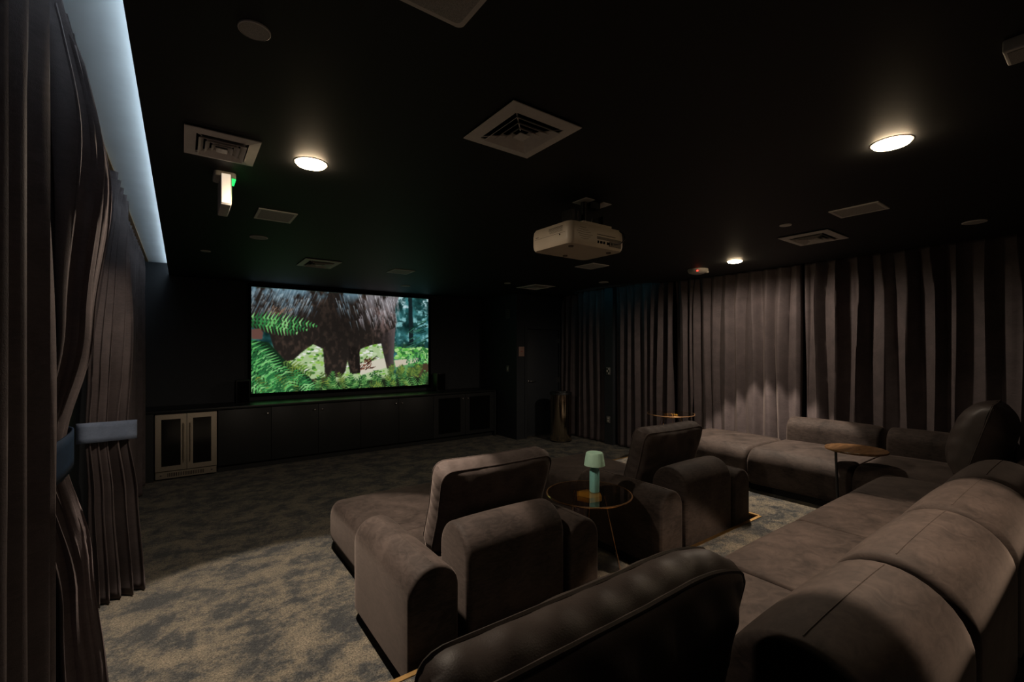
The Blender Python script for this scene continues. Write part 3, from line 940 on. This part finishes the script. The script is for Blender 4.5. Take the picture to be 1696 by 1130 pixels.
MB().box(PX0 + .13, PX0 + .40, PY0 + .015, PY0 + .05, PZ1 - .004, PZ1 + .016).build('top_cover', 'projector_shell', pr, bevel=.003)
MB().box(PX0 - .001, PX0 + .003, PY0 + .05, PY1 - .05, PZ0 + .074, PZ0 + .0755).build('seam', 'print_grey', pr)
# spec print on the side, model mark strokes
m = MB()
rr = random.Random(2)
for row in range(7):
    y = PY0 + .075
    while y < PY0 + .20:
        w = .004 + .012 * rr.random()
        m.box(PX0 - .0012, PX0 + .002, y, y + w, PZ0 + .086 + row * .0055, PZ0 + .0875 + row * .0055)
        y += w + .003
m.build('spec_print', 'print_grey', pr)
MB().box(PX0 - .0012, PX0 + .002, PY1 - .085, PY1 - .055, PZ0 + .084, PZ0 + .088).build('model_mark', 'print_grey', pr)
MB().lathe([(.005, 0), (.005, .003)], 0, 0, 10).xform(Matrix.Translation((PX0 + .001, PY0 + .10, PZ0 + .066)) @ Matrix.Rotation(-PI / 2, 4, 'Y')).build('sensor', 'void_black', pr)
for fx, fy in ((PX0 + .08, PY0 + .08), (PX1 - .08, PY0 + .08), (PX0 + .26, PY1 - .07)):
    MB().lathe([(.016, PZ0 - .008), (.018, PZ0 + .002)], fx, fy, 16).build('foot', 'projector_dark', pr)
lens = MB().lathe([(.05, 0), (.052, .03), (.045, .034), (.001, .025)], 0, 0, 28).xform(Matrix.Translation((2.235, PY1 - .004, 2.445)) @ Matrix.Rotation(-PI / 2, 4, 'X'))
lens.build('lens', 'dark_pane', pr, smooth=True)
MB().tube([(PX1 - .05, PY0 + .01, PZ1 - .005), (PX1 - .035, PY0 - .018, PZ1 - .03), (PX1 - .03, PY0 - .026, PZ0 + .08), (PX1 - .07, PY0 - .02, PZ0 + .045), (PX1 - .115, PY0 - .004, PZ0 + .036)], .0045, 7).build('cable', 'cable', pr, smooth=True)
mt = empty('projector_mount', (2.27, 2.25, CEIL), 'black bracket holding the projector under two grey ceiling plates', 'mount')
MB().lathe([(.022, PZ1 + .045), (.022, CEIL - .006)], 2.27, 2.25, 16).build('pole', 'black_plastic', mt, smooth=True)
MB().box(2.10, 2.44, 2.18, 2.32, PZ1 + .018, PZ1 + .045).build('bracket', 'black_plastic', mt, bevel=.004)
for x in (2.12, 2.42):
    MB().box(x - .012, x + .012, 2.20, 2.30, PZ1 + .001, PZ1 + .12).build('arm', 'black_plastic', mt)
MB().box(2.305, 2.38, 2.20, 2.30, CEIL - .05, CEIL - .0055).build('ceiling_bracket', 'black_plastic', mt)
MB().tube([(2.16, 2.20, PZ1 + .05), (2.16, 2.2, PZ1 + .11)], .006, 8).build('bolt', 'knob_metal', mt)
MB().tube([(2.31, 2.215, PZ1 + .05), (2.31, 2.215, PZ1 + .09)], .007, 8).build('bolt', 'knob_metal', mt)
for i, (x0, x1) in enumerate(((2.215, 2.30), (2.385, 2.47))):
    lab = 'grey ceiling socket plate %s above the projector' % ('nearer the left vent' if i == 0 else 'nearer the right curtain')
    e = empty('ceiling_plate', ((x0 + x1) / 2, 2.24, CEIL), lab, 'plate', 'grey plates above the projector')
    MB().box(x0, x1, 2.175, 2.31, CEIL - .005, CEIL - .0005).build('plate', 'vent_white', e, bevel=.001)

# ------------------------------------------------------------------ seating
def arch_profile(d, h, n=18, zb=0.0, r=None):
    r = r or d / 2
    pts = [(-d / 2, zb)]
    for k in range(n + 1):
        a = PI - PI * k / n
        ca, sa = math.cos(a), math.sin(a)
        pts.append((d / 2 * ca, h - r + r * sa))
    pts.append((d / 2, zb))
    return pts

def arch_bar(d, h, length, zb, end0=0.025, end1=0.025, puff=.012, n=18):
    """arched section (depth d, height h) swept along local y from 0 to length, rounded ends; local x across"""
    ts = []
    for e, side in ((end0, 0), (end1, 1)):
        pass
    secs = []
    k0 = 7
    for k in range(k0 + 1):
        a = PI / 2 * k / k0
        secs.append((end0 * (1 - math.sin(a)), 1 if False else None, end0 * (1 - math.cos(PI / 2 - a)) if False else end0 * (1 - math.cos(a)), 0, end0 * (1 - math.sin(a))))
    m = MB(); vs = []; fs = []
    rows = []
    for k in range(k0 + 1):
        a = PI / 2 * k / k0
        rows.append((end0 * (1 - math.cos(a)), end0 * (1 - math.sin(a))))
    nm = 12
    for k in range(1, nm):
        rows.append((end0 + (length - end0 - end1) * k / nm, 0.0))
    for k in range(k0, -1, -1):
        a = PI / 2 * k / k0
        rows.append((length - end1 * (1 - math.cos(a)), end1 * (1 - math.sin(a))))
    prof = arch_profile(1, 1, n)
    npf = len(prof)
    for y, ins in rows:
        t = y / length
        p = puff * (4 * t * (1 - t)) ** .5 if 0 < t < 1 else 0
        insx = min(ins, .03)
        dd = d - 2 * insx + p; hh = h - ins + p
        pr_ = arch_profile(max(dd, .02), hh, n, zb + (0 if ins <= 0 else min(ins, .03)), min(dd / 2, (hh - zb) * .6))
        vs += [(x, y, z) for x, z in pr_]
    for i in range(len(rows) - 1):
        for k in range(npf):
            j = (k + 1) % npf
            fs.append((i * npf + k, i * npf + j, (i + 1) * npf + j, (i + 1) * npf + k))
    fs.append(tuple(range(npf))); fs.append(tuple((len(rows) - 1) * npf + k for k in range(npf - 1, -1, -1)))
    return m.add(vs, fs)

def roll_seat(x0, x1, y0, y1, zb, zt, rf, re=.03, crown=.015):
    """slab: width x0..x1, depth y0 (back) .. y1 (front); the front edge rolls with radius rf"""
    prof = [(y0, zb), (y0, zt - .02), (y0 + .02, zt)]
    for k in range(1, 8):
        prof.append((y0 + .02 + (y1 - rf - y0 - .02) * k / 8, zt))
    for k in range(11):
        a = PI / 2 * k / 10
        prof.append((y1 - rf + rf * math.sin(a), zt - rf + rf * math.cos(a)))
    prof += [(y1, zb + .06), (y1 - .015, zb + .02), (y1 - .05, zb)]
    rows = []
    k0 = 6
    for k in range(k0 + 1):
        a = PI / 2 * k / k0
        rows.append((x0 + re * (1 - math.cos(a)), re * (1 - math.sin(a))))
    for k in range(1, 10):
        rows.append((x0 + re + (x1 - x0 - 2 * re) * k / 10, 0))
    for k in range(k0, -1, -1):
        a = PI / 2 * k / k0
        rows.append((x1 - re * (1 - math.cos(a)), re * (1 - math.sin(a))))
    yc, zc = (y0 + y1) / 2, (zb + zt) / 2
    m = MB(); vs = []; fs = []; n = len(prof)
    for x, ins in rows:
        t = (x - x0) / (x1 - x0)
        c = crown * math.sin(PI * t) ** .6 if 0 < t < 1 else 0
        for y, z in prof:
            sy = 1 - 2 * ins / (y1 - y0); sz = 1 - 2 * ins / (zt - zb)
            yy_ = yc + (y - yc) * sy; zz_ = zc + (z - zc) * sz
            w = max(0, (y - y0) / (y1 - y0))
            if z > zc: zz_ += c * math.sin(PI * min(1, .15 + .7 * w))
            vs.append((x, yy_, zz_))
    for i in range(len(rows) - 1):
        for k in range(n):
            j = (k + 1) % n
            fs.append((i * n + k, i * n + j, (i + 1) * n + j, (i + 1) * n + k))
    fs.append(tuple(range(n))); fs.append(tuple((len(rows) - 1) * n + k for k in range(n - 1, -1, -1)))
    return m.add(vs, fs)

def T(x, y, z, rz=0.0):
    return Matrix.Translation((x, y, z)) @ Matrix.Rotation(rz, 4, 'Z')

def seam_line(pts, parent, r=.0022):
    MB().tube(pts, r, 5).build('seam', 'velvet', parent, smooth=True)

def chaise(X, Y, label, sc=1.0):
    root = empty('chaise_lounge', (X + .655, Y + .95, 0), label, 'chaise', 'chaise lounges in the front row')
    # arms: arched along y, big round front corner
    for a, b in ((0, .275), (1.045, 1.31)):
        d = b - a
        arm = arch_bar(d, .625, .93, .085, .022, .12, .006).xform(T(X + (a + b) / 2, Y, 0)).build('armrest', 'velvet', root, smooth=True)
        MB().tube([(X + (a + b) / 2, Y + .05 + .75 * k / 20, .625 + .006 * math.sqrt(4 * t_ * (1 - t_)) + .0004) for k in range(21) for t_ in [(.05 + .75 * k / 20) / .93]], .0022, 5).build('seam', 'velvet', arm, smooth=True)
        MB().box(X + a + .04, X + b - .04, Y + .02, Y + .86, .0, .09).build('plinth', 'plinth_black', root)
    # backrest: arched across, swept along x
    bk = arch_bar(.32, .735, .69, .05, .03, .03, .012).xform(T(X + .335, Y + .175, 0, -PI / 2)).build('backrest', 'velvet', root, smooth=True)
    # seat: narrow between the arms, wider in front of them
    s = roll_seat(X + .285, X + 1.035, Y + .345, Y + .97, .07, .43, .04, .02, .006)
    s.build('seat', 'velvet', root, smooth=True)
    s2 = roll_seat(X + .13, X + 1.18, Y + .955, Y + 1.98, .07, .43, .13, .075, .02)
    s2.build('foot_section', 'velvet', root, smooth=True)
    MB().box(X + .17, X + 1.14, Y + .965, Y + 1.92, 0, .075).build('plinth', 'plinth_black', root)
    MB().box(X + .30, X + 1.02, Y + .05, Y + .95, 0, .065).build('plinth', 'plinth_black', root)
    return root
chaise(.875, 2.03, 'brown velvet chaise nearest the left curtains, in the foreground')
chaise(2.845, 2.03, 'brown velvet chaise on the far side of the lamp table')

def cushion_mesh(w, h, te, tm, seed=0, wr=.006, rc=.07, N=40, droop=0.0):
    """box cushion in local xz plane, thickness along y"""
    r = random.Random(seed)
    ph = [r.random() * 6.28 for _ in range(8)]
    def outline(a, b):
        # square [-1,1]^2 to rounded rectangle
        x, z = a * w / 2, b * h / 2
        ax, az = w / 2 - rc, h / 2 - rc
        qx, qz = max(abs(x) - ax, 0), max(abs(z) - az, 0)
        if qx > 0 and qz > 0:
            l = math.hypot(qx, qz); m = max(qx, qz)
            k = m / l
            x = math.copysign(ax + qx * k, x); z = math.copysign(az + qz * k, z)
        pinch = 1 - .035 * (1 - abs(a) ** 3) * abs(b) ** 2 * 0
        sx = 1 + .03 * abs(a) * abs(b)
        z = z * sx - droop * (max(0, (a - .35) / .65) ** 2) * (b + 1) / 2
        return x * sx, z
    m = MB()
    for s in (-1, 1):
        def fn(u, v, s=s):
            a, b = 2 * u - 1, 2 * v - 1
            x, z = outline(a, b)
            f = (max(0, 1 - abs(a) ** 2.6) * max(0, 1 - abs(b) ** 2.6)) ** .5
            edge = max(abs(a), abs(b))
            wk = wr * (math.sin(x * 42 + ph[0] + 3 * math.sin(z * 9 + ph[1])) * max(0, abs(b) - .25) * (1 - abs(b)) * 4
                       + math.sin(z * 46 + ph[2] + 3 * math.sin(x * 8 + ph[3])) * max(0, abs(a) - .25) * (1 - abs(a)) * 4)
            big = .5 * wr * math.sin(x * 14 + z * 9 + ph[4]) * f
            return (x, s * (te + (tm - te) * f + wk + big), z)
        m.grid(fn, N, N)
    # border panel between the two faces
    per = []
    K = 40
    for i in range(K): per.append((-1 + 2 * i / K, -1))
    for i in range(K): per.append((1, -1 + 2 * i / K))
    for i in range(K): per.append((1 - 2 * i / K, 1))
    for i in range(K): per.append((-1, 1 - 2 * i / K))
    n = len(per); vs = []; fs = []
    for j in range(9):
        t = -1 + 2 * j / 8
        for i, (a, b) in enumerate(per):
            x, z = outline(a, b)
            o = .018 * (1 - t * t) * (te > .02) + wr * .4 * math.sin(i * 1.3 + ph[5] + t) * (1 - t * t)
            L_ = math.hypot(a, b)
            ca = (abs(a) > .999) * math.copysign(1, a); cb = (abs(b) > .999) * math.copysign(1, b)
            vs.append((x + o * ca, t * te, z + o * cb))
    for j in range(8):
        for i in range(n):
            k = (i + 1) % n
            fs.append((j * n + i, j * n + k, (j + 1) * n + k, (j + 1) * n + i))
    m.add(vs, fs)
    rims = [[(outline(a, b)[0], s * te, outline(a, b)[1]) for a, b in per] for s in ((-1, 1) if te > .02 else (0,))]
    return m, rims

def cushion(name, label, cat, loc, rot, w, h, te, tm, mat, seed, wr=.006, group=None, pr_=.006, rc=.07, droop=0.0):
    root = empty(name, loc, label, cat, group)
    m, rims = cushion_mesh(w, h, te, tm, seed, wr, rc, droop=droop)
    mat4 = Matrix.Translation(loc) @ rot.to_4x4() @ Matrix.Translation((0, 0, h / 2))
    o = m.xform(mat4).build('cover', mat, root, smooth=True)
    for rim in rims:
        MB().tube([tuple(mat4 @ Vector(p)) for p in rim], pr_, 6, closed=True).build('piping', mat, root, smooth=True)
    return root
from mathutils import Euler
gC = 'large back cushions on the seating'
cushion('back_cushion', 'plump brown velvet cushion on the nearest chaise', 'cushion', (1.65, 2.585, .455), Euler((math.radians(18), 0, math.radians(-2))).to_matrix(), .80, .56, .065, .135, 'cushion_fabric', 3, .007, gC)
cushion('back_cushion', 'brown velvet cushion upright on the chaise beyond the lamp table', 'cushion', (3.545, 2.585, .455), Euler((math.radians(16), 0, math.radians(-3))).to_matrix(), .78, .56, .06, .125, 'cushion_fabric', 8, .007, gC)

# sectional on the platform
SZ = STEP
def module_near(x0, x1, label, thin=False):
    root = empty('sofa_module', ((x0 + x1) / 2, .8, SZ), label, 'sofa', 'sofa modules of the long sectional')
    roll_seat(x0 + .004, x1 - .004, .56 if thin else .80, 1.30, SZ + .07, SZ + .44, .10, .022, .012).build('seat', 'velvet', root, smooth=True)
    if thin:
        arch_bar(.20, .66, x1 - x0 - .05, .05, .035, .035, .008).xform(T(x0 + .025, .445, SZ, -PI / 2)).build('backrest', 'velvet', root, smooth=True)
    else:
        b = arch_bar(.48, .70, x1 - x0 - .05, .05, .035, .035, .014).xform(T(x0 + .025, .545, SZ, -PI / 2)).build('backrest', 'velvet', root, smooth=True)
        ln = x1 - x0 - .05
        MB().tube([(x0 + .025 + .05 + (ln - .1) * k / 20, .545, SZ + .70 + .014 * math.sqrt(4 * t_ * (1 - t_)) + .0004) for k in range(21) for t_ in [(.05 + (ln - .1) * k / 20) / ln]], .0022, 5).build('seam', 'velvet', b, smooth=True)
    MB().box(x0 + .02, x1 - .02, .36, 1.23, SZ, SZ + .075).build('plinth', 'plinth_black', root)
    return root
module_near(.40, 1.345, 'brown velvet sofa module behind the foreground cushion', thin=True)
module_near(1.345, 2.21, 'brown velvet sofa module at bottom, backrest nearest the camera')
module_near(2.21, 3.165, 'second brown velvet sofa module from the foreground cushion')
module_near(3.165, 4.12, 'third brown velvet sofa module from the foreground cushion')
module_near(4.12, 4.905, 'brown velvet sofa module next to the corner pillow')

def module_right(y0, y1, label, back=True):
    root = empty('sofa_module', (5.5, (y0 + y1) / 2, SZ), label, 'sofa', 'sofa modules of the long sectional')
    m = roll_seat(-(y1 - y0) / 2 + .004, (y1 - y0) / 2 - .004, -.45, .45, SZ + .07, SZ + .44, .15, .04, .02)
    m.xform(T(5.37, (y0 + y1) / 2, 0, PI / 2)).build('seat', 'velvet', root, smooth=True)
    if back:
        b = arch_bar(.27, .70, y1 - y0 - .05, .05, .035, .035, .012).xform(T(5.96, y0 + .025, SZ, 0)).build('backrest', 'velvet', root, smooth=True)
    MB().box(4.99, 5.80, y0 + .02, y1 - .02, SZ, SZ + .075).build('plinth', 'plinth_black', root)
    return root
module_right(2.45, 3.40, 'backless brown velvet sofa module in front of the lit curtain', False)
module_right(1.50, 2.45, 'brown velvet sofa module behind the wooden side table')
cm = module_right(.55, 1.50, 'brown velvet corner sofa module holding the dark pillow')
arch_bar(.21, .66, .90, .05, .035, .035, .008).xform(T(4.93, .43, SZ, -PI / 2)).build('backrest', 'velvet', cm, smooth=True)

cushion('back_cushion', 'large dark leather cushion with piping in the right foreground', 'cushion', (.83, .80, SZ + .455), Euler((math.radians(12), 0, 0)).to_matrix(), .95, .505, .055, .12, 'leather_brown', 21, .010, gC, .007, .05, .075)
cushion('leather_pillow', 'dark leather pillow in the far right sofa corner', 'cushion', (5.34, .80, SZ + .455), Euler((math.radians(15), 0, math.radians(3))).to_matrix(), .66, .64, .008, .19, 'leather', 33, .007, gC, .005, .05)

# ------------------------------------------------------------------ tables
def glass_table(x, y, z0, label, rz=0.0, bowl=True):
    root = empty('glass_table', (x, y, z0), label, 'table', 'round amber glass side tables')
    H = .60; R = .32
    MB().lathe([(R - .004, z0 + H - .012), (R - .001, z0 + H - .006), (R - .004, z0 + H)], x, y, 64).build('glass_top', 'amber_glass', root, smooth=True)
    MB().tube([(x + R * math.cos(2 * PI * k / 72), y + R * math.sin(2 * PI * k / 72), z0 + H - .006) for k in range(72)], .0062, 6, closed=True).build('rim', 'copper_glass_edge', root, smooth=True)
    for k in range(3):
        a = rz + 2 * PI * k / 3
        ca, sa = math.cos(a), math.sin(a)
        def P(r, t, z): return (x + r * ca - t * sa, y + r * sa + t * ca, z)
        zt, zb = z0 + H - .014, z0 + .002
        rt, rb = .11, .235
        wt, wb = .055, .075
        vs = []
        for th in (-.004, .004):
            vs += [P(rt + th, -wt, zt), P(rt + th, wt, zt), P(rb + th, wb, zb), P(rb + th, -wb, zb)]
        leg = MB().add(vs, [(0, 1, 2, 3), (7, 6, 5, 4), (0, 4, 5, 1), (1, 5, 6, 2), (2, 6, 7, 3), (3, 7, 4, 0)]).build('leg', 'leg_glass', root)
        for s in (-1, 1):
            MB().tube([P(rt, s * (wt + .002), zt), P(rb, s * (wb + .002), zb + .004)], .0028, 6).build('leg_edge', 'copper_glass_edge', leg, smooth=True)
    m = MB()
    pts = [(x + .105 * math.cos(rz + PI / 3 + 2 * PI * k / 6 + PI / 6), y + .105 * math.sin(rz + PI / 3 + 2 * PI * k / 6 + PI / 6)) for k in range(6)]
    m.prism(pts, z0 + H - .055, z0 + H - .0145).build('hub', 'yellow_glass', root, bevel=.004)
    return root
TX, TY = 2.515, 2.44
glass_table(TX, TY, 0.0, 'round amber glass table with mint lamp between the chaises', rz=math.radians(-40))
glass_table(5.63, 3.86, STEP, 'round amber glass table beside the right curtain', rz=math.radians(200))

# mint table lamp
lx, ly, lz = 2.565, 2.43, .6005
lm = empty('table_lamp', (lx, ly, lz), 'small mint green lamp standing on the amber glass table', 'lamp')
MB().lathe([(.036, lz), (.038, lz + .004), (.038, lz + .165), (.032, lz + .185), (.018, lz + .20), (.012, lz + .205), (.012, lz + .24)], lx, ly, 8).build('stem', 'mint_blue', lm, bevel=.002)
MB().lathe([(.080, lz + .205), (.066, lz + .295), (.060, lz + .303), (.001, lz + .305), (.001, lz + .302), (.062, lz + .296), (.077, lz + .205)], lx, ly, 40).build('shade', 'mint', lm, smooth=True)

# wooden C-shaped side table by the sofa corner
wx, wy = 4.995, 1.48
wt = empty('side_table', (4.74, 1.56, STEP), 'round dark wood side table on thin leg by the sofa', 'table')
MB().lathe([(.222, .762), (.238, .768), (.240, .777), (.236, .784)], wx, wy, 56).build('table_top', 'wood_top', wt, smooth=True)
MB().tube([(4.80, 1.575, .763), (4.775, 1.545, STEP + .012)], .011, 10).build('leg', 'black_plastic', wt, smooth=True)
MB().lathe([(.145, STEP + .001), (.145, STEP + .010), (.13, STEP + .014)], 4.775, 1.545, 32).build('base', 'black_plastic', wt, smooth=True)
